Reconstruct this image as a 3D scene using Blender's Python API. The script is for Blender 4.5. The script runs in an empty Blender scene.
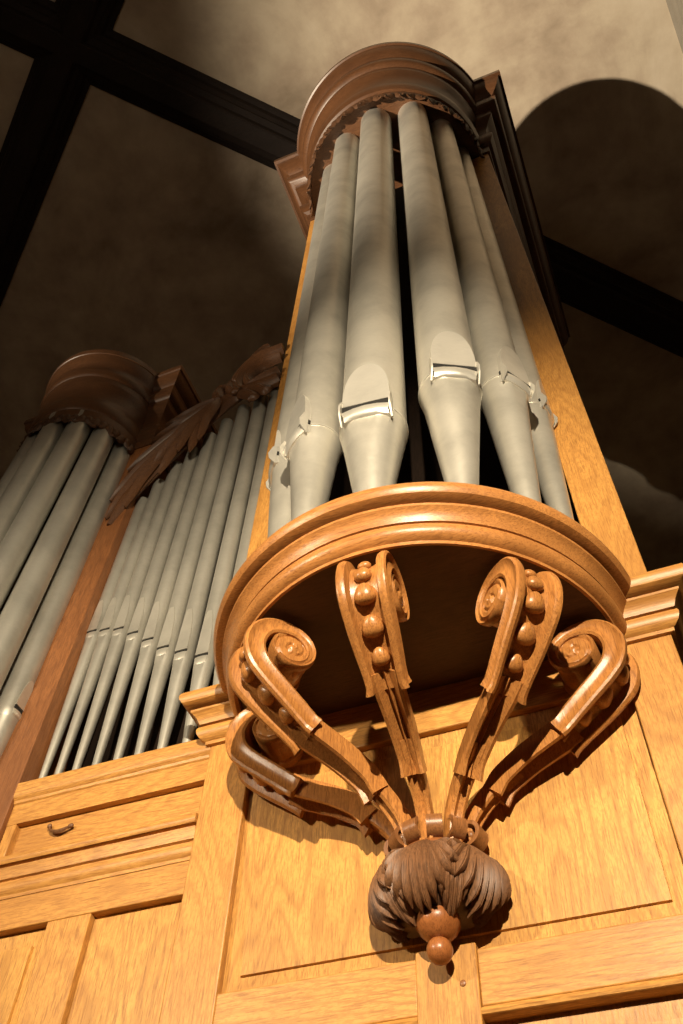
import bpy, bmesh, math, random
from mathutils import Vector, Matrix
random.seed(7)
PI = math.pi
R = math.radians
scn = bpy.context.scene
col = scn.collection

# ------------------------------------------------------------------ materials
def new_mat(name):
    m = bpy.data.materials.new(name); m.use_nodes = True
    nt = m.node_tree; b = nt.nodes['Principled BSDF']
    return m, nt, b

def N(nt, t, **kw):
    n = nt.nodes.new(t)
    for k, v in kw.items():
        if k in n.inputs: n.inputs[k].default_value = v
        else: setattr(n, k, v)
    return n

def mathn(nt, op, a, b=None):
    n = nt.nodes.new('ShaderNodeMath'); n.operation = op
    for i, v in enumerate((a, b)):
        if v is None: continue
        if isinstance(v, (int, float)): n.inputs[i].default_value = v
        else: nt.links.new(v, n.inputs[i])
    return n.outputs[0]

def ramp(nt, fac, stops):
    r = nt.nodes.new('ShaderNodeValToRGB')
    e = r.color_ramp.elements
    while len(e) < len(stops): e.new(.5)
    for i, (p, c) in enumerate(stops):
        e[i].position = p; e[i].color = (c[0], c[1], c[2], 1)
    nt.links.new(fac, r.inputs['Fac'])
    return r.outputs['Color']

def mixc(nt, fac, a, b, mode='MIX'):
    n = nt.nodes.new('ShaderNodeMix'); n.data_type = 'RGBA'; n.blend_type = mode
    for s, v in (('Factor', fac), ('A', a), ('B', b)):
        k = {'Factor': 0, 'A': 6, 'B': 7}[s]
        if isinstance(v, (int, float)): n.inputs[k].default_value = v
        elif isinstance(v, tuple): n.inputs[k].default_value = (v[0], v[1], v[2], 1)
        else: nt.links.new(v, n.inputs[k])
    return n.outputs[2]

def oak(name, base, dark, axis='Z', rough=.42, figure=1.0, spec=.4, seed=0.0):
    m, nt, b = new_mat(name)
    tc = N(nt, 'ShaderNodeTexCoord')
    def mapped(sc):
        mp = N(nt, 'ShaderNodeMapping'); mp.inputs['Scale'].default_value = sc
        mp.inputs['Location'].default_value = (seed, seed * .7, seed * .3)
        nt.links.new(tc.outputs['Object'], mp.inputs['Vector']); return mp.outputs[0]
    def sc(across, along):
        return {'X': (along, across, across), 'Y': (across, along, across), 'Z': (across, across, along)}[axis]
    big = N(nt, 'ShaderNodeTexNoise', Scale=1.0, Detail=2.0, Roughness=.5)
    nt.links.new(mapped(sc(2.2, .45)), big.inputs['Vector'])
    rings = mathn(nt, 'SINE', mathn(nt, 'MULTIPLY', big.outputs['Fac'], 150.0))
    ringf = mathn(nt, 'POWER', mathn(nt, 'ADD', mathn(nt, 'MULTIPLY', rings, .5), .5), 3.0)
    pore = N(nt, 'ShaderNodeTexNoise', Scale=1.0, Detail=5.0, Roughness=.65)
    nt.links.new(mapped(sc(170, 11)), pore.inputs['Vector'])
    fleck = N(nt, 'ShaderNodeTexNoise', Scale=1.0, Detail=3.0, Roughness=.6)
    nt.links.new(mapped(sc(85, 34)), fleck.inputs['Vector'])
    tone = N(nt, 'ShaderNodeTexNoise', Scale=1.6, Detail=4.0, Roughness=.6)
    nt.links.new(mapped(sc(1, .6)), tone.inputs['Vector'])
    mid = tuple(a * .48 + c * .52 for a, c in zip(base, dark))
    lite = tuple(min(1, a * 1.18) for a in base)
    c0 = ramp(nt, tone.outputs['Fac'], [(.3, mid), (.5, base), (.72, lite)])
    c1 = mixc(nt, mathn(nt, 'MULTIPLY', ringf, min(.9, .42 * figure)), c0, tuple(a * .25 + c * .75 for a, c in zip(base, dark)))
    pf = N(nt, 'ShaderNodeMapRange'); pf.inputs[1].default_value = .49; pf.inputs[2].default_value = .63
    nt.links.new(pore.outputs['Fac'], pf.inputs[0])
    c2 = mixc(nt, mathn(nt, 'MULTIPLY', pf.outputs[0], .7), c1, dark)
    ff = N(nt, 'ShaderNodeMapRange'); ff.inputs[1].default_value = .47; ff.inputs[2].default_value = .62
    nt.links.new(fleck.outputs['Fac'], ff.inputs[0])
    c3 = mixc(nt, mathn(nt, 'MULTIPLY', ff.outputs[0], .62), c2, mid)
    nt.links.new(c3, b.inputs['Base Color'])
    b.inputs['Roughness'].default_value = rough
    b.inputs['Specular IOR Level'].default_value = spec
    bp = N(nt, 'ShaderNodeBump', Strength=.18, Distance=.003)
    nt.links.new(mathn(nt, 'ADD', pore.outputs['Fac'], fleck.outputs['Fac']), bp.inputs['Height'])
    nt.links.new(bp.outputs[0], b.inputs['Normal'])
    return m

OAK = (.55, .27, .066); OAKD = (.24, .092, .022)
M = {}
M['oak_v'] = oak('oak_upright_grain', OAK, OAKD, 'Z')
M['oak_panel'] = oak('oak_panel_figured', (.60, .31, .074), OAKD, 'Z', figure=1.35, seed=3.1)
M['oak_h'] = oak('oak_level_grain', OAK, OAKD, 'X', seed=1.7)
M['oak_rim'] = oak('oak_moulded_rim', (.50, .215, .060), (.17, .062, .017), 'X', rough=.34, figure=.5, seed=5.)
M['oak_carved'] = oak('oak_carved_scroll', (.46, .195, .052), (.15, .052, .015), 'Z', rough=.32, figure=.5, seed=2.)
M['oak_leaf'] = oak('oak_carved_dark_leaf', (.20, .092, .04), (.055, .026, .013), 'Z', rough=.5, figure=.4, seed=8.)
M['oak_red'] = oak('oak_reddish_turned', (.34, .12, .035), (.14, .045, .014), 'Z', rough=.3, figure=.4, seed=6.)
M['oak_crown'] = oak('oak_brown_stained_crown', (.120, .052, .022), (.034, .014, .007), 'X', rough=.38, figure=.4, seed=4.)
M['oak_under'] = oak('oak_underside_shade', (.10, .045, .02), (.04, .018, .009), 'X', rough=.6, figure=.5, seed=9.)  # deck oak darkened: the shade under the platform is in its colour
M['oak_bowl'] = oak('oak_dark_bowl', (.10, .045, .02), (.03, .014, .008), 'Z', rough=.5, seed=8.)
M['oak_curl'] = oak('oak_brown_curl', (.30, .125, .042), (.10, .036, .012), 'Z', rough=.36, figure=.4, seed=12.)
M['oak_shaded'] = oak('oak_case_side_shaded', (.27, .105, .034), (.11, .038, .013), 'Z', rough=.5, seed=11.)  # same oak as the stiles, with the left tower's shade put into the colour
M['inside'] = oak('case_interior_shade', (.022, .013, .009), (.009, .006, .004), 'Z', rough=.9, spec=.1)  # near-black colour stands for the unlit space behind the pipes
M['beam'] = oak('blackened_timber_beam', (.030, .021, .017), (.010, .007, .006), 'X', rough=.7, figure=.5, spec=.2)

def pipe_metal(name, base, rough):
    m, nt, b = new_mat(name)
    tc = N(nt, 'ShaderNodeTexCoord')
    n1 = N(nt, 'ShaderNodeTexNoise', Scale=2.2, Detail=6.0, Roughness=.62)
    nt.links.new(tc.outputs['Object'], n1.inputs['Vector'])
    mp = N(nt, 'ShaderNodeMapping'); mp.inputs['Scale'].default_value = (30, 30, 60)
    nt.links.new(tc.outputs['Object'], mp.inputs['Vector'])
    n2 = N(nt, 'ShaderNodeTexNoise', Scale=1.0, Detail=3.0, Roughness=.6)
    nt.links.new(mp.outputs[0], n2.inputs['Vector'])
    c = ramp(nt, n1.outputs['Fac'], [(.32, tuple(v * .74 for v in base)), (.55, base), (.75, tuple(min(1, v * 1.12) for v in base))])
    c = mixc(nt, mathn(nt, 'MULTIPLY', n2.outputs['Fac'], .22), c, tuple(v * .6 for v in base))
    nt.links.new(c, b.inputs['Base Color'])
    b.inputs['Metallic'].default_value = .66
    rr = N(nt, 'ShaderNodeMapRange'); rr.inputs[3].default_value = rough - .06; rr.inputs[4].default_value = rough + .12
    nt.links.new(n2.outputs['Fac'], rr.inputs[0]); nt.links.new(rr.outputs[0], b.inputs['Roughness'])
    bp = N(nt, 'ShaderNodeBump', Strength=.12, Distance=.004)
    nt.links.new(n1.outputs['Fac'], bp.inputs['Height']); nt.links.new(bp.outputs[0], b.inputs['Normal'])
    return m
M['tin'] = pipe_metal('tarnished_tin', (.68, .65, .57), .34)
M['tin_lip'] = pipe_metal('tin_lip_highlight', (.82, .79, .71), .30)  # lighter than the pipe tin: the lips' highlight is painted into the colour
M['tin_grey'] = pipe_metal('grey_spotted_metal', (.52, .50, .44), .40)
m, nt, b = new_mat('mouth_shade_black'); b.inputs['Base Color'].default_value = (.008, .007, .006, 1); b.inputs['Roughness'].default_value = .9  # flat black for the shade inside the pipe mouths
M['black'] = m

def plaster(name, stops, scale=.42):
    m, nt, b = new_mat(name)
    tc = N(nt, 'ShaderNodeTexCoord')
    n1 = N(nt, 'ShaderNodeTexNoise', Scale=scale, Detail=8.0, Roughness=.62, Distortion=.6)
    nt.links.new(tc.outputs['Object'], n1.inputs['Vector'])
    n2 = N(nt, 'ShaderNodeTexNoise', Scale=scale * 4.5, Detail=5.0, Roughness=.6)
    nt.links.new(tc.outputs['Object'], n2.inputs['Vector'])
    f = mathn(nt, 'ADD', mathn(nt, 'MULTIPLY', n1.outputs['Fac'], .65), mathn(nt, 'MULTIPLY', n2.outputs['Fac'], .35))
    nt.links.new(ramp(nt, f, stops), b.inputs['Base Color'])
    b.inputs['Roughness'].default_value = .9; b.inputs['Specular IOR Level'].default_value = .15
    bp = N(nt, 'ShaderNodeBump', Strength=.25, Distance=.03)
    nt.links.new(n2.outputs['Fac'], bp.inputs['Height']); nt.links.new(bp.outputs[0], b.inputs['Normal'])
    return m
M['plaster'] = plaster('stained_plaster', [(.32, (.32, .25, .18)), (.46, (.50, .40, .30)), (.56, (.62, .52, .39)), (.70, (.74, .64, .50))])
M['rib'] = plaster('grey_plaster_rib', [(.3, (.22, .19, .15)), (.7, (.36, .32, .26))])
M['stone'] = plaster('stone_floor', [(.3, (.16, .14, .12)), (.7, (.30, .27, .23))], 1.2)

# ------------------------------------------------------------------ builders
ORG = {}
class MB:
    def __init__(s): s.v = []; s.f = []
    def add(s, vs, fs):
        o = len(s.v); s.v += [tuple(p) for p in vs]; s.f += [tuple(i + o for i in f) for f in fs]; return s
    def box(s, x0, x1, y0, y1, z0, z1):
        return s.add([(x0,y0,z0),(x1,y0,z0),(x1,y1,z0),(x0,y1,z0),(x0,y0,z1),(x1,y0,z1),(x1,y1,z1),(x0,y1,z1)],
                     [(0,3,2,1),(4,5,6,7),(0,1,5,4),(1,2,6,5),(2,3,7,6),(3,0,4,7)])
    def lathe(s, prof, cx, cy, a0=-180, a1=180, seg=48, closed_ends=False, rz=None):
        full = abs(a1 - a0 - 360) < 1e-6
        n = seg if full else seg + 1
        vs = []
        for (r, z) in prof:
            for i in range(n):
                a = R(a0 + (a1 - a0) * i / seg)
                vs.append((cx + r * math.sin(a), cy - r * math.cos(a), z))
        fs = []
        for j in range(len(prof) - 1):
            for i in range(seg):
                i2 = (i + 1) % n
                fs.append((j*n+i, j*n+i2, (j+1)*n+i2, (j+1)*n+i))
        if not full:
            fs.append(tuple(j * n for j in range(len(prof))))
            fs.append(tuple(j * n + n - 1 for j in reversed(range(len(prof)))))
        if full:
            if prof[0][0] > 1e-6: fs.append(tuple(reversed(range(n))))
            if prof[-1][0] > 1e-6: fs.append(tuple((len(prof)-1)*n + i for i in range(n)))
        return s.add(vs, fs)
    def sweep(s, pts, frames, sec, scl):
        """closed section swept along pts; frames=(U,V) per point; scl(i)->(su,sv,ov)"""
        n = len(sec); vs = []
        for i, (p, (U, V)) in enumerate(zip(pts, frames)):
            su, sv, ov = scl(i / (len(pts) - 1))
            for (u, v) in sec: vs.append(Vector(p) + U * (u * su) + V * (v * sv + ov))
        fs = []
        for i in range(len(pts) - 1):
            for k in range(n):
                k2 = (k + 1) % n
                fs.append((i*n+k, i*n+k2, (i+1)*n+k2, (i+1)*n+k))
        fs.append(tuple(reversed(range(n)))); fs.append(tuple((len(pts)-1)*n + k for k in range(n)))
        return s.add(vs, fs)
    def ball(s, c, rx, ry, rz, M3=None, nu=16, nv=10):
        vs = []; fs = []
        for j in range(nv + 1):
            t = PI * j / nv
            for i in range(nu):
                a = 2 * PI * i / nu
                p = Vector((rx*math.sin(t)*math.cos(a), ry*math.sin(t)*math.sin(a), rz*math.cos(t)))
                if M3: p = M3 @ p
                vs.append(Vector(c) + p)
        for j in range(nv):
            for i in range(nu): fs.append((j*nu+i, (j+1)*nu+i, (j+1)*nu+(i+1)%nu, j*nu+(i+1)%nu))
        return s.add(vs, fs)
    def build(s, name, mat, parent=None, bevel=0, sharp=35, seg=2):
        o = Vector((0, 0, 0))
        if parent is not None: o = ORG.get(parent.name, Vector((0, 0, 0)))
        me = bpy.data.meshes.new(name)
        me.from_pydata([tuple(Vector(v) - o) for v in s.v], [], s.f)
        bm = bmesh.new(); bm.from_mesh(me)
        bmesh.ops.remove_doubles(bm, verts=bm.verts, dist=1e-5)
        bmesh.ops.recalc_face_normals(bm, faces=bm.faces)
        bm.to_mesh(me); bm.free()
        me.materials.append(M[mat])
        me.shade_smooth(); me.set_sharp_from_angle(angle=R(sharp))
        ob = bpy.data.objects.new(name, me); col.objects.link(ob)
        if parent is not None:
            ob.parent = parent; ORG[ob.name] = o
        if bevel:
            bv = ob.modifiers.new('edge', 'BEVEL'); bv.width = bevel; bv.segments = seg
            bv.limit_method = 'ANGLE'; bv.angle_limit = R(40); bv.harden_normals = False
        return ob

def thing(name, label, cat, loc=(0, 0, 0), group=None):
    o = bpy.data.objects.new(name, None); col.objects.link(o); o.location = loc
    o.empty_display_size = .1
    ORG[o.name] = Vector(loc); o['label'] = label; o['category'] = cat
    if group: o['group'] = group
    return o
def struct(o): o['kind'] = 'structure'; return o

def smooth(pts, n):
    """Catmull-Rom through pts, n samples"""
    P = [Vector(p) for p in pts]; P = [P[0]*2 - P[1]] + P + [P[-1]*2 - P[-2]]
    out = []; m = len(P) - 3
    for i in range(n):
        t = i / (n - 1) * m; k = min(int(t), m - 1); t -= k
        a, b, c, d = P[k:k+4]
        out.append(.5 * ((2*b) + (c-a)*t + (2*a-5*b+4*c-d)*t*t + (3*b-a-3*c+d)*t**3))
    return out

def lerp_tab(tab):
    def f(t):
        for (t0, a), (t1, b) in zip(tab, tab[1:]):
            if t <= t1:
                k = (t - t0) / (t1 - t0) if t1 > t0 else 0
                return a + (b - a) * k
        return tab[-1][1]
    return f

# ------------------------------------------------------------------ camera
f_px = 914.516
VX = Vector((-3286 - 341.5, 1600 - 512, f_px)); VZ = Vector((378 - 341.5, -135 - 512, f_px))
Xc = -VX.normalized(); Zc = VZ.normalized(); Yc = Zc.cross(Xc)
right = Vector((Xc[0], Yc[0], Zc[0])); down = Vector((Xc[1], Yc[1], Zc[1])); fwd = Vector((Xc[2], Yc[2], Zc[2]))
cam = bpy.data.cameras.new('camera'); cam.sensor_width = 36; cam.sensor_fit = 'AUTO'
cam.lens = f_px / 1024 * 36; cam.clip_start = .05; cam.clip_end = 200
co = bpy.data.objects.new('camera', cam); col.objects.link(co)
co.matrix_world = Matrix(((right.x, -down.x, -fwd.x, 0), (right.y, -down.y, -fwd.y, 0), (right.z, -down.z, -fwd.z, 0), (0, 0, 0, 1)))
scn.camera = co

# ------------------------------------------------------------------ the church around the organ
FZ = -1.6
H = 16.5
struct(MB().box(-20, 16, -14, 15, FZ - .2, FZ).build('floor', 'stone'))
struct(MB().box(-20, 16, -14, 15, H, H + .3).build('ceiling', 'plaster'))
struct(MB().box(-20, 16, 15, 15.3, FZ, H).build('wall_back', 'plaster'))
struct(MB().box(-20.3, -20, -14, 15, FZ, H).build('wall_left', 'plaster'))
struct(MB().box(16, 16.3, -14, 15, FZ, H).build('wall_right', 'plaster'))
struct(MB().box(-20, 16, -14.3, -14, FZ, H).build('wall_front', 'plaster'))

def beam(name, p0, p1, w, d, mat):
    p0 = Vector((p0[0], p0[1], 0)); p1 = Vector((p1[0], p1[1], 0))
    t = (p1 - p0).normalized(); u = Vector((-t.y, t.x, 0))
    h = w / 2
    prof = [(-h, 0), (-h, -.10*d), (-h*.93, -.16*d), (-h*.80, -.20*d), (-h*.74, -.42*d), (-h*.62, -.52*d), (-h*.60, -.62*d),
            (-h*.40, -.70*d), (-h*.36, -.95*d), (-h*.30, -d)]
    prof = prof + [(-a, b) for a, b in reversed(prof)]
    n = len(prof); vs = []
    for p in (p0, p1):
        for a, b in prof: vs.append(p + u * a + Vector((0, 0, H + .002 + b)))
    fs = [(k, (k+1) % n, n + (k+1) % n, n + k) for k in range(n)] + [tuple(range(n)), tuple(reversed(range(n, 2*n)))]
    return struct(MB().add(vs, fs).build(name, mat, sharp=25))
cx0, cy0 = -5.445, .46
beam('trim_1', (cx0 - 9.0, cy0 - 9.1), (cx0 + 13.4, cy0 + 13.55), 0.94, .42, 'beam')
beam('trim_2', (cx0 + 11.5, cy0 - 8.9), (cx0 - 12.5, cy0 + 9.6), 0.94, .419, 'beam')
beam('trim_3', (2.9, -3.6), (4.4, 6.8), .56, .2, 'rib')

# ------------------------------------------------------------------ generic organ pieces
CORN = [(0, 2.955), (.018, 2.955), (.02, 2.972), (.030, 2.976), (.046, 2.986), (.057, 3.003), (.061, 3.024), (.056, 3.042), (.030, 3.048),
        (.030, 3.060), (.052, 3.064), (.058, 3.078), (.066, 3.096), (.080, 3.112), (.092, 3.122), (.094, 3.134), (.058, 3.138),
        (.058, 3.150), (.108, 3.153), (.130, 3.163), (.143, 3.182), (.146, 3.203), (.139, 3.224), (.122, 3.238), (.098, 3.243), (0, 3.243)]

def mitred(prof, xi, xo, y0, y1, side, so=1.0):
    """moulding along the front from xi to the corner xo and back along the side"""
    vs = []; k = 3
    for (o, z) in prof:
        vs += [(xi, y0 - o*so, z), (xo + side*o*so, y0 - o*so, z), (xo + side*o*so, y1, z)]
    fs = []
    for j in range(len(prof) - 1):
        for i in range(2): fs.append((j*k+i, j*k+i+1, (j+1)*k+i+1, (j+1)*k+i))
    # inner corner column closes the solid
    b = len(vs)
    vs += [(xi, y1, prof[0][1]), (xi, y1, prof[-1][1])]
    top = (len(prof)-1)*k
    fs += [(0, 1, 2, b), (top, top+1, top+2, b+1)]
    fs.append(tuple([b] + [j*k for j in range(len(prof))] + [b+1]))
    fs.append(tuple([b] + [j*k+2 for j in range(len(prof))] + [b+1]))
    return vs, fs

def pipe(label, x, y, az, r, z0, zm, zt, hm, group, mat='tin', lipm='tin_lip', ears=True, tip=.3, cat='organ pipe', seg=48, flat=.88):
    """organ pipe: foot cone z0..zm, body zm..zt, mouth at zm facing azimuth az (0 = towards the nave)"""
    t = thing('organ_pipe', label, cat, (0, 0, 0), group)
    gap = r * .29
    fl = hm * .62            # lower flattened part
    raised = ears; wl = r * .75
    def depth(z):
        if raised: return .88 + .12 * min(1, (z - zm) / hm) ** 8 if z >= zm else .88 + .12 * min(1, (zm - z) / fl)
        if z >= zm: u = min(1, (z - zm) / hm); return flat + (1 - flat) * u ** 2.2
        u = min(1, (zm - z) / fl); return flat + .05 + (1 - flat - .05) * u
    def rows(zs, rad):
        vs = []
        for z in zs:
            rr = rad(z); D = depth(z) * r
            for i in range(seg):
                a = 2 * PI * i / seg
                px = rr * math.sin(a); py = rr * math.cos(a)
                py = min(py, max(D - (r - rr) * .9, -1) if z < zm else D)
                vs.append((px, py, z))
        return vs
    rot = R(az); cs, sn = math.cos(rot), math.sin(rot)
    def W(p):      # local: +y = mouth direction
        return (x + p[0]*cs + p[1]*sn, y + p[0]*sn - p[1]*cs, p[2])
    def tube(zs, rad):
        vs = [W(p) for p in rows(zs, rad)]; fs = []
        for j in range(len(zs) - 1):
            for i in range(seg): fs.append((j*seg+i, j*seg+(i+1) % seg, (j+1)*seg+(i+1) % seg, (j+1)*seg+i))
        fs += [tuple(reversed(range(seg))), tuple((len(zs)-1)*seg + i for i in range(seg))]
        return MB().add(vs, fs)
    zs = [zm + hm * k / 12 for k in range(13)] + [zm + hm + .02, zt]
    tube(zs, lambda z: r).build('pipe_body', mat, t, sharp=28)
    shoulder = fl * .42
    def frad(z):
        d = zm - z
        if d < shoulder: return r * (1 - .10 * (d / shoulder) ** 1.7)
        u = (d - shoulder) / (zm - z0 - shoulder)
        return r * (.90 + (tip - .90) * u)
    zs = [z0] + [z0 + (zm - shoulder - z0) * k / 8 for k in range(1, 9)] + [zm - shoulder * (1 - k / 8) for k in range(1, 9)]
    tube(zs, frad).build('pipe_foot', mat, t, sharp=28)
    # black block in place of the shaded windway opening
    wd = wl if raised else r * math.sqrt(max(0, 1 - flat ** 2)) * .97
    D0 = flat * r
    MB().add([W(p) for p in [(-wd, D0-.3*r, zm+.002), (wd, D0-.3*r, zm+.002), (wd, D0+.035*r, zm+.002), (-wd, D0+.035*r, zm+.002),
                             (-wd, D0-.3*r, zm+gap), (wd, D0-.3*r, zm+gap), (wd, D0+.04*r, zm+gap), (-wd, D0+.04*r, zm+gap)]],
             [(0,3,2,1),(4,5,6,7),(0,1,5,4),(1,2,6,5),(2,3,7,6),(3,0,4,7)]).build('mouth_opening', 'black', t)
    # upper lip: arched plate lying on the flattened face
    npt = 14; out = []
    zb = zm + gap
    for k in range(npt + 1):
        u = math.sin(k / npt * PI / 2)
        z = zb + (zm + hm * .97 - zb) * u
        w = wl * max(0, 1 - u ** 2.8) ** .5 if raised else r * math.sqrt(max(0, 1 - depth(z) ** 2))
        out.append((w, z))
    top_i = npt
    poly = [(w, z) for w, z in out] + [(-w, z) for w, z in reversed(out)]
    th = .05 * r + .002
    vs = []; n = len(poly)
    for e in (0, th):
        for w, z in poly:
            if raised:
                uu = (z - zb) / (zm + hm - zb)
                vs.append(W((w * (1 if e == 0 else .97), r * (.55 if e == 0 else flat + .055 + .05 * uu ** 2), z))); continue
            lift = (.05 * r if z < zb + .02 * hm else 0)
            vs.append(W((w, depth(z) * r - .006 * r + e + lift * (e > 0), z)))
    fs = [(k, (k+1) % n, n + (k+1) % n, n + k) for k in range(n)]
    h = npt + 1
    for base in (0, n):
        for k in range(npt): fs.append((base+k, base+k+1, base+n-2-k, base+n-1-k))
    MB().add(vs, fs).build('upper_lip', lipm, t, sharp=40)
    # lower lip
    lw = wd * .98; q = []
    vs = []
    for (zz, dy) in ((zm - .001, .10), (zm - .03*hm, .15), (zm - .13*hm, .13), (zm - .17*hm, .03)):
        for sx in (-1, -.5, 0, .5, 1):
            sg = 1 - .10 * abs(sx) ** 2
            vs.append(W((lw * sx * (1 if zz > zm - .1*hm else .9), (flat + dy) * r * sg + .02*r, zz)))
            
    m5 = 5; fs = []
    for j in range(3):
        for i in range(4): fs.append((j*m5+i, j*m5+i+1, (j+1)*m5+i+1, (j+1)*m5+i))
    k0 = len(vs)
    for zz in (zm - .001, zm - .17*hm):
        for sx in (-1, -.5, 0, .5, 1): vs.append(W((lw * sx, (flat - (.25 if raised else .03)) * r, zz)))
    for i in range(4):
        fs.append((i, i+1, k0+i+1, k0+i)); fs.append((15+i, 15+i+1, k0+5+i+1, k0+5+i)); fs.append((k0+i, k0+i+1, k0+5+i+1, k0+5+i))
    fs += [(0, 5, 10, 15, k0+5, k0), (4, 9, 14, 19, k0+9, k0+4)]
    MB().add(vs, fs).build('lower_lip', lipm, t, sharp=50)
    if ears:
        # soldered ring at mouth height and two small ears
        vs = []; fs = []; ns = 30; a0 = math.asin(.75) + .02
        for i in range(ns + 1):
            a = a0 + (2 * PI - 2 * a0) * i / ns
            for (dr, dz) in ((-.01, -.012), (.035, -.006), (.035, .010), (-.01, .016)):
                rr = r * (1 + dr); vs.append(W((rr * math.sin(a), rr * math.cos(a), zm + dz * r * 4)))
        for i in range(ns):
            for k in range(4): fs.append((i*4+k, i*4+(k+1) % 4, (i+1)*4+(k+1) % 4, (i+1)*4+k))
        fs += [(0, 1, 2, 3), (ns*4, ns*4+1, ns*4+2, ns*4+3)]
        MB().add(vs, fs).build('solder_ring', lipm, t, sharp=50)
        for sx in (-1, 1):
            e = []
            for dx in (-.025, .025):
                e += [W((sx * wd + dx*r, D0 - .1*r, zm - .22*hm)), W((sx * wd + dx*r, D0 + .20*r, zm - .10*hm)),
                      W((sx * wd + dx*r, D0 + .26*r, zm + .02*hm)), W((sx * wd + dx*r, D0 + .10*r, zm + .20*hm)), W((sx * wd + dx*r, D0 - .1*r, zm + .24*hm))]
            MB().add(e, [(0,1,2,3,4), (5,6,7,8,9), (0,1,6,5), (1,2,7,6), (2,3,8,7), (3,4,9,8), (4,0,5,9)]).build('ear', lipm, t, sharp=50)
    return t

def crown_profile(rb, rt, z0, z1):
    P = [(0, .015), (0.0, .0), (.05, .0), (.07, .03), (.07, .10), (.16, .11), (.24, .15), (.26, .20), (.22, .25), (.13, .27), (.12, .33), (.16, .40),
         (.26, .47), (.40, .51), (.42, .53), (.42, .60), (.54, .61), (.62, .63), (.66, .67), (.64, .71), (.60, .72), (.60, .78), (.72, .80), (.84, .84),
         (.92, .90), (.93, .92), (1.0, .925), (1.0, .985), (.97, 1.0)]
    return [(rb + (rt - rb) * a, z0 + (z1 - z0) * b) for a, b in P[1:]]

def tongue(mb, pts, nrm, w, h, wf, n=14):
    """carved leaf lobe along pts; nrm(p) outward normal; wf width profile"""
    P = smooth(pts, n); fr = []
    for i, p in enumerate(P):
        T = (P[min(i+1, n-1)] - P[max(i-1, 0)]).normalized(); V = nrm(p)
        V = (V - T * V.dot(T)).normalized(); fr.append((T.cross(V).normalized(), V))
    sec = [(-1, -.25), (-.72, .35), (-.42, .62), (-.15, .82), (0, .72), (.15, .82), (.42, .62), (.72, .35), (1, -.25), (0, -.6)]
    mb.sweep(P, fr, [(a*w, b*h) for a, b in sec], lambda t: (wf(t), .35 + .65 * wf(t), 0))

# ------------------------------------------------------------------ centre tower case
CX = -.855
tc_ = thing('tower_case', 'large oak organ case of the centre tower with wide lit panel and high round crown', 'organ case', (CX, 3.0, FZ))
XL0, XL1, XR0, XR1 = -1.96, -1.73, .02, .25
for a, b in ((XL0, XL1), (XR0, XR1)):
    MB().box(a, b, 3.0, 3.16, FZ, 12.79).build('stile', 'oak_v', tc_, bevel=.006)
MB().box(-.95, -.73, 2.992, 3.10, FZ, 1.745).build('centre_stile', 'oak_v', tc_, bevel=.004)
MB().box(XL1, XR0, 3.004, 3.10, 2.74, 3.0).build('top_rail', 'oak_h', tc_, bevel=.006)
MB().box(XL1, -.95, 3.002, 3.10, 1.53, 1.725).build('lower_rail', 'oak_h', tc_, bevel=.005)
MB().box(-.73, XR0, 3.002, 3.10, 1.53, 1.725).build('lower_rail', 'oak_h', tc_, bevel=.005)
# big raised panel: border + raised field
def raised_panel(x0, x1, z0, z1, y, inset, parent, mat='oak_panel', bottom_only=True, lift=.012):
    mb = MB()
    i = inset
    xs = (x0, x1); 
    o = [(x0, y+lift*.35, z0), (x1, y+lift*.35, z0), (x1, y+lift*.35, z1), (x0, y+lift*.35, z1)]
    a = [(x0+i, y+lift, z0+i), (x1-i, y+lift, z0+i), (x1-i, y+lift, z1-i), (x0+i, y+lift, z1-i)]
    e = .012
    c = [(x0+i+.002, y, z0+i+.002), (x1-i-.002, y, z0+i+.002), (x1-i-.002, y, z1-i-.002), (x0+i+.002, y, z1-i-.002)]
    bk = [(x0, y+.05, z0), (x1, y+.05, z0), (x1, y+.05, z1), (x0, y+.05, z1)]
    fs = []
    for p, q in ((0, 4), (4, 8)):
        for k in range(4): fs.append((p+k, p+(k+1) % 4, q+(k+1) % 4, q+k))
    fs.append((8, 9, 10, 11))
    for k in range(4): fs.append((k, (k+1) % 4, 12+(k+1) % 4, 12+k))
    fs.append((12, 13, 14, 15))
    mb.add(o + a + c + bk, fs)
    return mb.build('panel', mat, parent, sharp=20)
raised_panel(XL1, XR0, 1.725, 2.74, 3.034, .07, tc_)
raised_panel(XL1, -.95, FZ + .3, 1.496, 3.045, .07, tc_)
raised_panel(-.73, XR0, FZ + .3, 1.496, 3.045, .07, tc_)
for a, b in ((XL1, -.95), (-.73, XR0)):
    MB().add(*(lambda P: ([(a, 3.03 - o, z) for o, z in P] + [(b, 3.03 - o, z) for o, z in P] ,
        [tuple(range(len(P))), tuple(reversed(range(len(P), 2*len(P))))] + [(k, (k+1) % len(P), len(P)+(k+1) % len(P), len(P)+k) for k in range(len(P))]))(
[(-.05, 1.496), (.026, 1.496), (.036, 1.501), (.040, 1.511), (.036, 1.521), (.026, 1.526), (.024, 1.53), (-.05, 1.53)])).build('rail_moulding', 'oak_h', tc_)
    MB().box(a, b, 3.004, 3.1, FZ, FZ + .3).build('bottom_rail', 'oak_h', tc_, bevel=.005)
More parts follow.
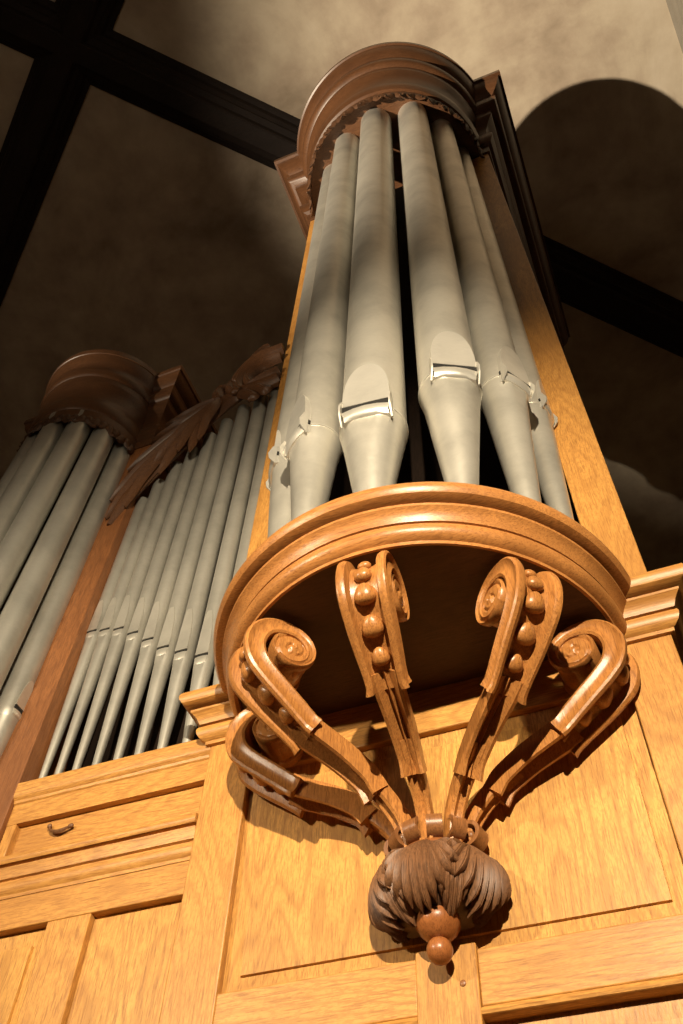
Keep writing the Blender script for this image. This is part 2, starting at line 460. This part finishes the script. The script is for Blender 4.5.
# cornice blocks that continue the platform rim round the stiles
for xi, xo, sd in ((-1.72, XL0, -1), (.01, XR1, 1)):
    vs, fs = mitred([(o, z) for o, z in CORN], xi, xo, 2.999, 3.30, sd)
    MB().add(vs, fs).build('cornice', 'oak_h', tc_, sharp=30)
pv = [(-.784 + r * math.cos(2*PI*i/16), y, 1.609 + r * math.sin(2*PI*i/16)) for r, y in ((.011, 2.994), (.011, 2.989), (.008, 2.987)) for i in range(16)]
MB().add(pv, [(j*16+i, j*16+(i+1) % 16, (j+1)*16+(i+1) % 16, (j+1)*16+i) for j in range(2) for i in range(16)] + [tuple(range(16)), tuple(range(32, 48))]).build('peg', 'oak_curl', tc_)
# sides, back and inner boards
for a, b in ((XL0, XL0 + .04), (XR1 - .04, XR1)):
    MB().box(a, b, 3.16, 6.4, FZ, 12.7).build('side_board', 'oak_shaded', tc_)
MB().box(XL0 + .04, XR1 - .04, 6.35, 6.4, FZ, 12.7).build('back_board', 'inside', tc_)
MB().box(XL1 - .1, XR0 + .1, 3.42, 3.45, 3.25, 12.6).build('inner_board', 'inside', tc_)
# crown
def crown(parent, cx, y0, rb, rt, z0, z1, xl, xr, so, depth, fr_n, fr_r, fr_h):
    P = crown_profile(rb, rt, z0, z1)
    c = MB().lathe([(0, z0)] + P + [(0, z1)], cx, y0, -90, 90, 64).build('crown', 'oak_crown', parent, sharp=30)
    flat = [((r - rb) * so + .002, z) for r, z in P]
    flat = [(0, z0)] + flat + [(0, z1)]
    for xi, xo, sd in ((cx - rb*.6, xl, -1), (cx + rb*.6, xr, 1)):
        vs, fs = mitred(flat, xi, xo, y0, y0 + depth, sd)
        MB().add(vs, fs).build('crown_return', 'oak_crown', parent, sharp=30)
    # carved leaf fringe hanging below the crown
    mb = MB()
    for k in range(fr_n):
        a = R(-86 + 172 * k / (fr_n - 1)); d = Vector((math.sin(a), -math.cos(a), 0))
        hh = fr_h * (1.0 if k % 2 else .7)
        base = Vector((cx, y0, z0)) + d * fr_r
        side = Vector((d.y, -d.x, 0)) * fr_h * .18 * (1 if k % 3 else -1)
        pts = [base + Vector((0, 0, fr_h*.25)), base + d*fr_h*.12 - Vector((0, 0, hh*.3)), base + side + d*fr_h*.06 - Vector((0, 0, hh*.7)), base + side*2.2 + d*fr_h*.25 - Vector((0, 0, hh))]
        tongue(mb, pts, lambda p, d=d: d, fr_r * PI / fr_n * .72, fr_h * .2, lerp_tab([(0, .8), (.35, 1), (.7, .75), (1, .12)]), 9)
    f = mb.build('leaf_fringe', 'oak_bowl', c, sharp=60)
    return c
crown(tc_, CX, 3.0, 1.0, 1.3, 11.0, 12.8, XL0, XR1, 1.5, 3.4, 40, 1.01, .16)

# ------------------------------------------------------------------ platform
pf = thing('tower_platform', 'semicircular oak platform with moulded rim and dark underside, jutting out under the tall pipes', 'platform', (CX, 3.0, 2.96))
MB().lathe([(.885, 2.985), (.888, 2.962)] + [(.886 + o, z) for o, z in CORN[1:-1]] + [(.90, 3.243), (.885, 3.235)], CX, 3.038, -87.6, 87.6, 96).build('rim', 'oak_rim', pf, sharp=30)
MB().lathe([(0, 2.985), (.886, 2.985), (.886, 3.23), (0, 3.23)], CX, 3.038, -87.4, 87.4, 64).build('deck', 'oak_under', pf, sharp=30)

# ------------------------------------------------------------------ tower pipes
tower = [(-86, .66, .105, 4.95, -86, 'narrow leftmost tower pipe, almost hidden behind its neighbour beside the orange stile'),
         (-60, .73, .14, 4.60, -62, 'tower pipe at the left end, small oval mouth turned far left'),
         (-31, .72, .148, 4.34, -37, 'tall tower pipe just left of the front one, mouth turned left'),
         (1.2, .725, .174, 4.09, 5, 'broad front tower pipe with arched lip and lowest mouth, facing the nave'),
         (33, .775, .166, 4.38, 26, 'tall tower pipe just right of the front one, shield shaped lip with dark slot'),
         (60, .775, .138, 4.66, 56, 'tall tower pipe second from the right, mouth turned right'),
         (86, .80, .108, 4.90, 80, 'rightmost narrow tower pipe in front of the right orange stile')]
for a, rp, rr, zm, az, lab in tower:
    a = R(a)
    pipe(lab, CX + rp * math.sin(a), 2.97 - rp * math.cos(a), az, rr, 3.238, zm, 11.15, .49 * (rr / .176) ** .6, 'tall pipes of the centre tower', tip=.30)

# ------------------------------------------------------------------ scroll brackets
AX, AY = -.845, 2.99
def volute_parts(t):
    # in-plane coordinates (radial, height); local frame: radial = -Y, tangential = X
    def P3(r, z, u=0): return Vector((u, -r, z - 2.0))
    U = Vector((1, 0, 0))
    def frames(P):
        fr = []
        for i in range(len(P)):
            T = (P[min(i+1, len(P)-1)] - P[max(i-1, 0)]).normalized()
            V = T.cross(U).normalized()
            fr.append((U, V))
        return fr
    up = [(.560, 2.452), (.61, 2.480), (.66, 2.515), (.72, 2.560), (.79, 2.615), (.848, 2.675), (.873, 2.75), (.862, 2.825), (.82, 2.880), (.755, 2.902), (.690, 2.895),
          (.640, 2.860), (.618, 2.805), (.630, 2.75), (.672, 2.715), (.725, 2.713), (.765, 2.74)]
    P = smooth([P3(*p) for p in up], 110); fr = frames(P)
    # which side is outward? make V point away from the volute centre at mid path
    c = P3(.70, 2.82); i0 = 25
    if (P[i0] - c).dot(fr[i0][1]) < 0: fr = [(a, -b) for a, b in fr]
    d = .020
    sec = [(-.098, -.040), (-.104, -.030), (-.094, -.014), (-.091, .0), (-.094, .014), (-.104, .028), (-.098, .037), (-.082, .040), (-.066, .034), (-.062, .020), (-.056, .004), (-.030, -.004),
           (0, -.006), (.030, -.004), (.056, .004), (.062, .020), (.066, .034), (.082, .040), (.098, .037), (.104, .028), (.094, .014), (.091, .0), (.094, -.014), (.104, -.030), (.098, -.040), (0, -.046)]
    wt = lerp_tab([(0, .84), (.03, .76), (.08, .78), (.2, .90), (.33, 1), (.7, 1.0), (1, .98)])
    tt = lerp_tab([(0, 1.15), (.1, 1.15), (.3, 1.22), (.44, 1.15), (.54, 1.0), (.64, .72), (.8, .5), (1, .2)])
    ot = lerp_tab([(0, .014), (.05, .004), (.1, 0), (1, 0)])
    MB().sweep(P, fr, sec, lambda s: (wt(s), tt(s), ot(s))).build('volute', 'oak_carved', t, sharp=38)
    # solid eye of the scroll
    mb = MB(); nt_, nr_ = 64, 14; RD = .096
    for sx in (-1, 1):
        vs = []; fs = []
        for j in range(nr_ + 1):
            q = j / nr_
            for i in range(nt_):
                a = 2 * PI * i / nt_; rr = RD * q
                ph = (q * 1.9 + sx * 0 + i / nt_) % 1.0      # spiral groove
                g = min(1, abs(ph - .5) / .16)
                h = .086 + .010 * g ** 2 + (.006 if q < .18 else 0) - (.010 if q > .97 else 0)
                vs.append(P3(.702 + rr * math.cos(a), 2.803 + rr * math.sin(a), sx * h))
        for j in range(nr_):
            for i in range(nt_): fs.append((j*nt_+i, j*nt_+(i+1) % nt_, (j+1)*nt_+(i+1) % nt_, (j+1)*nt_+i))
        mb.add(vs, fs)
    L = (nr_ + 1) * nt_; o0 = len(mb.v)
    mb.f += [(nr_*nt_+i, nr_*nt_+(i+1) % nt_, L+nr_*nt_+(i+1) % nt_, L+nr_*nt_+i) for i in range(nt_)]
    mb.build('scroll_eye', 'oak_carved', t, sharp=45)
    # drops in the channel, growing then shrinking downwards
    for s, w in ((.455, .034), (.39, .044), (.315, .053), (.225, .054), (.135, .044)):
        i = int(s * (len(P) - 1)); p = P[i]; T = (P[i+1] - P[i-1]).normalized(); V = fr[i][1]
        m3 = Matrix((U, T, V)).transposed(); f = 1.0
        bd = MB()
        vs = []; nu, nv = 16, 10
        for j in range(nv + 1):
            th = PI * j / nv
            for q in range(nu):
                ph = 2*PI*q/nu
                lx = w * math.sin(th) * math.cos(ph); ly = math.cos(th) * w * (.95 if th < PI/2 else .75); lz = w * .72 * math.sin(th) * math.sin(ph)
                # drop: fat at lower end (towards -T), tapering upward
                kk = 1.0 - .35 * (math.cos(th) * .5 + .5)
                vs.append(p + V * .004 + m3 @ Vector((lx * kk, ly, lz * kk)))
        fs = [(j*nu+q, (j+1)*nu+q, (j+1)*nu+(q+1) % nu, j*nu+(q+1) % nu) for j in range(nv) for q in range(nu)]
        bd.add(vs, fs).build('carved_drop', 'oak_carved', t, sharp=60)
    # middle stem piece with grooved back
    mid = [(.262, 2.275), (.31, 2.322), (.37, 2.362), (.43, 2.395), (.50, 2.425), (.565, 2.452), (.62, 2.485)]
    P = smooth([P3(*p) for p in mid], 26); fr = frames(P)
    if fr[0][1].z > 0: fr = [(a, -b) for a, b in fr]
    sec2 = [(-.052, -.062), (-.060, -.010), (-.058, .030), (-.042, .032), (-.032, .020), (-.012, -.006), (0, .010), (.012, -.006), (.032, .020), (.042, .032), (.058, .030), (.060, -.010), (.052, -.062), (0, -.068)]
    w2 = lerp_tab([(0, .80), (.1, .74), (1, 1.0)]); o2 = lerp_tab([(0, .016), (.15, .002), (1, 0)])
    MB().sweep(P, fr, sec2, lambda s: (w2(s), 1.0, o2(s))).build('stem', 'oak_carved', t, sharp=38)
    low = [(.125, 2.06), (.132, 2.12), (.155, 2.185), (.20, 2.245), (.255, 2.295), (.32, 2.34), (.36, 2.37)]
    P = smooth([P3(*p) for p in low], 30); fr = frames(P)
    if fr[-1][1].z > 0: fr = [(a, -b) for a, b in fr]
    sec3 = [(-.036, -.036), (-.042, 0), (-.036, .026), (-.022, .032), (-.008, .020), (0, .016), (.008, .020), (.022, .032), (.036, .026), (.042, 0), (.036, -.036), (0, -.044)]
    MB().sweep(P, fr, sec3, lambda s: (.72 + .28*s, .85 + .15*s, 0)).build('stem', 'oak_carved', t, sharp=38)

scr = thing('scroll_bracket', '', 'bracket', (0, 0, 0), 'carved scroll brackets under the round platform')
volute_parts(scr)
def copy_tree(o, parent=None):
    c = o.copy(); col.objects.link(c)
    if parent is not None: c.parent = parent
    for ch in list(o.children): copy_tree(ch, c)
    return c
spots = [(1, 'carved oak scroll showing its beaded front, upright at the middle of the platform'),
         (46, 'carved oak scroll with beaded channel, second from the right, curl turned left'),
         (83, 'carved oak scroll lying along the right panel, curl just below the right cornice'),
         (-43, 'carved oak scroll with large round curl touching the left part of the rim'),
         (-83, 'lowest oak scroll, lying along the left panel beside the left stile')]
kids = list(scr.children)
scrolls = [scr] + [copy_tree(scr) for _ in spots[1:]]
for o, (a, lab) in zip(scrolls, spots):
    o.location = (AX, AY - .006, 2.012); o.rotation_euler = (0, 0, R(a)); o['label'] = lab

# ------------------------------------------------------------------ pendant
pd = thing('pendant_boss', 'dark carved acanthus pendant with a turned ball, gathering the scroll brackets at the wall', 'pendant', (AX, AY, 1.65))
RB = [(.118, 2.10), (.15, 2.085), (.155, 2.068), (.146, 2.052), (.165, 2.03), (.192, 1.99), (.210, 1.94), (.214, 1.90), (.200, 1.855), (.16, 1.815), (.11, 1.795)]
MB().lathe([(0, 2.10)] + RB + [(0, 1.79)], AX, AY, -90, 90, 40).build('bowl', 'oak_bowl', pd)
MB().lathe([(0, 2.09), (.140, 2.088), (.156, 2.078), (.162, 2.064), (.156, 2.050), (.140, 2.042), (0, 2.04)], AX, AY - .001, -90, 90, 40).build('collar_ring', 'oak_red', pd)
cupP = [(0, 1.83), (.070, 1.825), (.080, 1.80), (.078, 1.775), (.066, 1.752), (.048, 1.734), (.030, 1.724), (0, 1.722)]
MB().lathe(cupP, AX + .008, AY - .075, -180, 180, 32).build('turned_cup', 'oak_red', pd, sharp=50)
mb = MB().ball((AX + .008, AY - .075, 1.690), .046, .046, .046, None, 28, 18)
mb.build('ball', 'oak_red', pd, sharp=60)
def rb_at(z):
    T = sorted([(zz, rr) for rr, zz in RB])
    for (z0, r0), (z1, r1) in zip(T, T[1:]):
        if z <= z1: return r0 + (r1 - r0) * max(0, (z - z0)) / (z1 - z0)
    return T[-1][1]
def on_bowl(a, z, out=0):
    r = rb_at(z) + out; a = R(a)
    return Vector((AX + r * math.sin(a), AY - r * math.cos(a), z))
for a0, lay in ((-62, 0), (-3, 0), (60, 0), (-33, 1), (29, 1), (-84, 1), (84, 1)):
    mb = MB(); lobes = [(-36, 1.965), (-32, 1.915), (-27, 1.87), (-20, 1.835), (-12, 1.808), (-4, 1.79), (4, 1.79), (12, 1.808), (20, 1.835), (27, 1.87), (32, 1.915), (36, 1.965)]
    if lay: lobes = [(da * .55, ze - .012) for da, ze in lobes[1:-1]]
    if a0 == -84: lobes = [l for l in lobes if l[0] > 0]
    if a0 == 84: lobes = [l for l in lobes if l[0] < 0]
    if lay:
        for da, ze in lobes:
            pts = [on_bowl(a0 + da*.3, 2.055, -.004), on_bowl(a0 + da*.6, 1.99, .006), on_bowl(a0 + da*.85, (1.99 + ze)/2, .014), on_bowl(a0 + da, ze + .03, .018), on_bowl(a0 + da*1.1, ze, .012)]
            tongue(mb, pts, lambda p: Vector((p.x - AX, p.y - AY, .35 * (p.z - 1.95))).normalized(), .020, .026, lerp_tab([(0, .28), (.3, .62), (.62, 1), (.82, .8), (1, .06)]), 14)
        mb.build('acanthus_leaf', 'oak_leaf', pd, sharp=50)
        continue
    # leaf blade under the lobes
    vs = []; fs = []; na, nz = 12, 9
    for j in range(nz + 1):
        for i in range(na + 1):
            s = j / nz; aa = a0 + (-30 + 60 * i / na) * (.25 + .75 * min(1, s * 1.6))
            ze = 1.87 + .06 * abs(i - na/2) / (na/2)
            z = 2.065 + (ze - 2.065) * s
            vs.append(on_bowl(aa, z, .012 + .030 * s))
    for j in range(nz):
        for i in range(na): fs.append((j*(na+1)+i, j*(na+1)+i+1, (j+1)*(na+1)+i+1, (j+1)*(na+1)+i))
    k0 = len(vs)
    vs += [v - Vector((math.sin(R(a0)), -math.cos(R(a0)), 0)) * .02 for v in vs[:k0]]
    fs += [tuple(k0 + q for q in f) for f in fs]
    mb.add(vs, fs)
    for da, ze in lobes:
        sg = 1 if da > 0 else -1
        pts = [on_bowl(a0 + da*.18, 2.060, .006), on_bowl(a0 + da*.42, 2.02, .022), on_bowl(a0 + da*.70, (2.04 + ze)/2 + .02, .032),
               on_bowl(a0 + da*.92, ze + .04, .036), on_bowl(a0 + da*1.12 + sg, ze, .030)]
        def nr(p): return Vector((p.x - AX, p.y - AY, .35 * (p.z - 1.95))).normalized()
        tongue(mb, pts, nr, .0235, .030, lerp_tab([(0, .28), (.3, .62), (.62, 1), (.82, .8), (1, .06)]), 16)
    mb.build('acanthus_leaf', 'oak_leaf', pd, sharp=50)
for a in (-78, -46, -16, 14, 44, 76):   # little rolled curls standing round the collar
    aR = R(a); d = Vector((math.sin(aR), -math.cos(aR), 0)); u = Vector((math.cos(aR), math.sin(aR), 0)); up = Vector((0, 0, 1))
    c = Vector((AX, AY, 2.135)) + d * .150; pts = []
    big = 1.25 if abs(a) > 60 else 1.0
    for k in range(26):
        s = k / 25; ang = -PI*.75 + s * PI * 2.1; rr = (.047 - .028 * s) * big
        pts.append(c + d * (rr * math.cos(ang)) + up * (rr * math.sin(ang)))
    fr = []
    for i in range(26):
        T = (pts[min(i+1, 25)] - pts[max(0, i-1)]).normalized(); fr.append((u, T.cross(u).normalized()))
    w = .030 if abs(a) < 60 else .036
    mb = MB().sweep(pts, fr, [(-w, -.008), (-w, .008), (-w*.3, .013), (w*.3, .013), (w, .008), (w, -.008)], lambda s: (1, 1, 0))
    mb.ball(c, .022, .022, .022)
    mb.build('rolled_curl', 'oak_curl', pd, sharp=45)

# ------------------------------------------------------------------ flat bay between the towers
by = thing('bay_case', 'oak casework of the flat bay left of the centre tower, below the slender pipes', 'organ case', (-2.52, 3.03, FZ))
BX0, BX1 = -3.09, XL0
def hmould(name, x0, x1, P, mat, parent):
    n = len(P)
    return MB().add([(x0, 3.03 - o, z) for o, z in P] + [(x1, 3.03 - o, z) for o, z in P],
        [tuple(range(n)), tuple(reversed(range(n, 2*n)))] + [(k, (k+1) % n, n+(k+1) % n, n+k) for k in range(n)]).build(name, mat, parent, sharp=30)
hmould('sill_moulding', BX0, BX1, [(-.12, 2.765), (.000, 2.765), (.000, 2.885), (.008, 2.892), (.012, 2.905), (.026, 2.918), (.030, 2.93), (.030, 3.005), (.022, 3.012), (-.12, 3.012)], 'oak_h', by)
MB().box(BX0 + .06, BX1, 3.066, 3.10, 2.55, 2.77).build('frieze_panel', 'oak_h', by)
MB().box(BX0, BX0 + .06, 3.03, 3.15, 2.55, 2.765).build('frieze_block', 'oak_v', by, bevel=.004)
hmould('belt_moulding', BX0, BX1, [(o * (.62 if o > 0 else 1), z) for o, z in [(-.12, 2.335), (.004, 2.335), (.006, 2.352), (.018, 2.360), (.030, 2.376), (.034, 2.395), (.030, 2.410), (.004, 2.415), (.004, 2.430), (.026, 2.434),
        (.034, 2.462), (.048, 2.484), (.050, 2.488), (.020, 2.490), (.020, 2.500), (.060, 2.504), (.072, 2.515), (.074, 2.530), (.066, 2.545), (.050, 2.552), (-.12, 2.552)]], 'oak_h', by)
MB().box(BX0, BX1, 3.03, 3.12, 2.175, 2.335).build('rail', 'oak_h', by, bevel=.004)
MB().box(-2.645, -2.425, 3.032, 3.12, FZ, 2.175).build('stile', 'oak_v', by, bevel=.004)
raised_panel(-2.425, BX1, FZ + .2, 2.175, 3.068, .012, by, lift=.006)
raised_panel(BX0, -2.645, FZ + .2, 2.175, 3.068, .075, by, lift=.014)
MB().box(BX0, BX1, 3.03, 3.12, FZ, FZ + .2).build('bottom_rail', 'oak_h', by, bevel=.004)
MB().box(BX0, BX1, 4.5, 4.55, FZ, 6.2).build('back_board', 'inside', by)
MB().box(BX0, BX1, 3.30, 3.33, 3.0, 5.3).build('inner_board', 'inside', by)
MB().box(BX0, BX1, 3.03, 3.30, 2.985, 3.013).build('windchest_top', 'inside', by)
# small chip and turned catch on the frieze
mb = MB()
tongue(mb, [Vector((-2.83, 3.050, 2.715)), Vector((-2.815, 3.044, 2.69)), Vector((-2.78, 3.042, 2.672)), Vector((-2.745, 3.042, 2.672)), Vector((-2.70, 3.048, 2.690))], lambda p: Vector((0, -1, 0)), .011, .012, lerp_tab([(0, .5), (.25, .6), (.5, 1), (.8, 1), (1, .5)]), 12)
mb.ball((-2.83, 3.048, 2.718), .013, .01, .013); mb.ball((-2.70, 3.047, 2.69), .016, .010, .012)
k = mb.build('catch', 'oak_leaf', by, sharp=50); k['label'] = 'small dark hooked catch'

for ch in by.children:
    if ch.name.split('.')[0] not in ('back_board', 'inner_board', 'windchest_top', 'bottom_rail'): ch.location.z += .02

bay = [(-3.055, 4.245, 5.75), (-2.955, 4.222, 5.95), (-2.845, 4.19, 6.15), (-2.722, 4.105, 6.3), (-2.592, 4.0, 6.45), (-2.464, 3.886, 6.6), (-2.328, 3.806, 6.75), (-2.180, 3.722, 6.85), (-2.035, 3.66, 6.9)]
names = ['first (shortest) flat-bay pipe at the left end beside the brown stile', 'second flat-bay pipe from the left, slender', 'third flat-bay pipe from the left, slender', 'fourth flat-bay pipe from the left',
         'fifth flat-bay pipe, at the middle of the row of nine', 'sixth flat-bay pipe from the left', 'seventh flat-bay pipe, two before the cornice end', 'eighth flat-bay pipe, its foot meeting the left cornice block', 'last flat-bay pipe on the right, mostly behind the round platform']
for (x, zm, zt), nm in zip(bay, names):
    i = bay.index((x, zm, zt)); rr = .051 + .0012 * i
    pipe(nm, x, 3.115, 0, rr, 3.013, zm, zt, .30 + .012 * i, 'slender pipes of the flat bay', mat='tin_grey', lipm='tin', ears=False, tip=.32, seg=24, flat=.72)

# carved pipe shade over the bay
sh = thing('carved_pipe_shade', 'dark carved foliage screen rising over the tops of the slender bay pipes', 'carving', (-2.52, 3.02, 5.3))
def sp(x, z, y=2.99): return Vector((x, y, z))
fn = lambda p: Vector((0, -1, 0))
def leafpart(name, lst, w, h, wf=None, n=22, y=2.99):
    mb = MB()
    for pts, ww in lst:
        tongue(mb, [sp(*p, y=y + (.0 if i else .015)) for i, p in enumerate(pts)], fn, w * ww, h, wf or lerp_tab([(0, .5), (.3, 1), (.75, .8), (1, .12)]), n)
    return mb.build(name, 'oak_crown', sh, sharp=50)
full = lerp_tab([(0, .25), (.15, .8), (.5, 1), (.85, .9), (1, .7)])
leafpart('main_stem', [([(-3.19, 5.36), (-3.13, 5.62), (-3.02, 5.92), (-2.85, 6.20), (-2.66, 6.45), (-2.48, 6.72), (-2.34, 6.84), (-2.12, 6.86), (-1.98, 6.90)], 1)], .10, .06, full, 40)
SP = smooth([Vector((x, 0, z)) for x, z in ((-3.19, 5.36), (-3.13, 5.62), (-3.02, 5.92), (-2.85, 6.20), (-2.66, 6.45), (-2.48, 6.72), (-2.34, 6.84), (-2.12, 6.86), (-1.98, 6.90))], 60)
def strands(lst, tops, spread, y, w, name='acanthus_leaf'):
    """flowing lobes that leave the stem at t0 and run down along it, each curling away at its own end"""
    mb = MB()
    for k, t1, curl in lst:
        t0 = tops; pts = []
        for j in range(6):
            q = j / 5; t = t0 + (t1 - t0) * q; i = int(t * 59)
            T = (SP[min(59, i+1)] - SP[max(0, i-1)]).normalized(); nn = Vector((-T.z, 0, T.x))
            off = k * spread * (q ** .8) + (curl * (1 if k > 0 else -1) * max(0, q - .7) / .3)
            v = SP[i] + nn * off
            pts.append(Vector((v.x, y - .03 * math.sin(PI * q), v.z)))
        tongue(mb, pts, fn, w, .05, lerp_tab([(0, .45), (.3, .85), (.7, 1), (.9, .75), (1, .12)]), 20)
    return mb.build(name, 'oak_crown', sh, sharp=50)
strands([(.4, .04, .02), (1.3, .14, .03), (2.2, .28, .05), (3.1, .42, .07), (3.6, .50, .08)], .66, .085, 2.985, .050)
strands([(-.6, .10, .02), (-1.5, .26, .03), (-2.3, .38, .05)], .62, .085, 2.98, .048)
strands([(-.3, .30, .03), (-1.2, .36, .05), (-2.0, .44, .06)], .64, .10, 2.945, .046)
leafpart('acanthus_leaf', [([(-2.44, 6.74), (-2.52, 6.86), (-2.52, 6.97), (-2.44, 7.0)], .9), ([(-2.36, 6.84), (-2.42, 6.94), (-2.40, 7.02), (-2.34, 6.98)], .7),
                           ([(-2.34, 6.80), (-2.24, 6.72), (-2.16, 6.62), (-2.20, 6.56)], .8), ([(-2.26, 6.84), (-2.14, 6.76), (-2.06, 6.66), (-2.00, 6.66)], .8)], .075, .05, y=2.965)
mb = MB()
for (x, z, rr) in ((-2.60, 6.40, .055), (-2.34, 6.80, .05), (-2.50, 6.78, .035)):
    mb.ball((x, 2.945, z), rr, rr * .7, rr)
mb.build('carved_berry', 'oak_crown', sh, sharp=60)
leafpart('top_scroll', [([(-2.30, 6.84), (-2.37, 6.98), (-2.36, 7.16), (-2.29, 7.32), (-2.17, 7.42), (-1.98, 7.45)], 1), ([(-2.22, 6.90), (-2.27, 7.04), (-2.22, 7.18), (-2.11, 7.26), (-1.98, 7.27)], .75),
                        ([(-2.33, 7.22), (-2.27, 7.38), (-2.18, 7.52), (-2.12, 7.56)], .45), ([(-2.30, 6.84), (-2.15, 6.92), (-1.98, 7.0)], .7)], .10, .07, lerp_tab([(0, .7), (.4, 1), (.8, 1), (1, .8)]))
# back board strip that carries the carving
MB().add([(x, y, z) for y in (3.0, 3.03) for x, z in ((-3.08, 5.66), (-2.9, 5.98), (-2.7, 6.28), (-2.5, 6.58), (-2.3, 6.78), (-1.97, 6.80), (-1.97, 6.93), (-2.35, 6.9), (-2.55, 6.72), (-2.75, 6.46), (-2.95, 6.2), (-3.08, 5.95))],
         [tuple(range(12)), tuple(reversed(range(12, 24)))] + [(k, (k+1) % 12, 12+(k+1) % 12, 12+k) for k in range(12)]).build('backing_strip', 'oak_crown', sh)

# ------------------------------------------------------------------ left tower
LX = -3.75
lt = thing('tower_case', 'smaller oak organ case at the left edge, shaded brown stile and round moulded crown', 'organ case', (LX, 3.0, FZ))
for a, b in ((-4.41, -4.14), (-3.36, -3.09)):
    MB().box(a, b, 3.0, 3.16, FZ, 7.49).build('stile', 'oak_shaded', lt, bevel=.006)
for a, b in ((-4.41, -4.37), (-3.13, -3.09)):
    MB().box(a, b, 3.16, 4.6, FZ, 7.45).build('side_board', 'oak_shaded', lt)
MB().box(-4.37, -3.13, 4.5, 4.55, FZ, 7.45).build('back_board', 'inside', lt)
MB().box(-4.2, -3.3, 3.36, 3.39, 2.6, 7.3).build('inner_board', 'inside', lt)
MB().box(-4.14, -3.36, 3.02, 3.10, FZ, 2.3).build('front_board', 'oak_panel', lt)
crown(lt, LX, 3.0, .50, .60, 6.45, 7.5, -4.41, -3.09, 1.7, 1.35, 26, .49, .12)
lp = thing('tower_platform', 'small round moulded platform of the left tower, just outside the left edge', 'platform', (LX, 3.0, 2.3))
MB().lathe([(0, 2.30), (.42, 2.30), (.45, 2.32), (.47, 2.37), (.46, 2.40), (.49, 2.44), (.50, 2.50), (.53, 2.53), (.53, 2.57), (.51, 2.60), (0, 2.60)], LX, 2.999, -90, 90, 48).build('rim', 'oak_rim', lp, sharp=30)
for k, zm, lab in ((-1, 3.25, 'left-tower pipe partly hidden behind the others at the picture edge'),
                   (0, 3.15, 'left-tower front pipe, upper left one of the thick grey pipes'), (1, 3.25, 'left-tower pipe, thick grey one in the middle of the visible ones'),
                   (2, 3.42, 'left-tower pipe between the middle one and the one beside the brown stile'), (3, 3.55, 'left-tower pipe nearest the brown stile, its square mouth at the left edge')):
    a = R(29.5 * k)
    pipe(lab, LX + .40 * math.sin(a), 2.985 - .40 * math.cos(a), math.degrees(a), .095 if k < 3 else .088, 2.60, zm, 6.55, .24, 'grey pipes of the left tower', mat='tin_grey', lipm='tin', ears=False, tip=.35, seg=32)

# ------------------------------------------------------------------ light
def spot(name, loc, tgt, power, colr, ang, blend, rad):
    l = bpy.data.lights.new(name, 'SPOT'); l.energy = power; l.color = colr; l.spot_size = R(ang); l.spot_blend = blend; l.shadow_soft_size = rad
    o = bpy.data.objects.new(name, l); col.objects.link(o); o.location = loc
    o.rotation_euler = (Vector(tgt) - Vector(loc)).to_track_quat('-Z', 'Y').to_euler(); return o
spot('side_floodlight', (-9.6, -5.3, 1.2), (4.0, 4.6, 16.5), 21000, (1, .84, .62), 40, 1.0, .10)
spot('nave_spotlight', (1.0, -3.7, 3.66), (-1.15, 3.0, 2.75), 4100, (1, .84, .60), 68, 1.0, .05)
spot('left_fill_spot', (-4.9, -3.0, 3.7), (-1.3, 3.0, 3.0), 1200, (1, .84, .60), 56, 1.0, .12)  # added fill, keeps the left side of the rim bright
l = bpy.data.lights.new('ambient_fill', 'POINT'); l.energy = 210; l.color = (1, .80, .58); l.shadow_soft_size = .6  # added soft ambient fill lifting the shadows, not a fitting of the church
o = bpy.data.objects.new('ambient_fill', l); col.objects.link(o); o.location = (-3.5, -7, 5)
w = bpy.data.worlds.new('world'); scn.world = w; w.use_nodes = True
w.node_tree.nodes['Background'].inputs[0].default_value = (1, .85, .65, 1)
w.node_tree.nodes['Background'].inputs[1].default_value = .0

vs_ = scn.view_settings
vs_.view_transform = 'Standard'; vs_.look = 'None'; vs_.gamma = 1; vs_.use_curve_mapping = False; vs_.exposure = .0
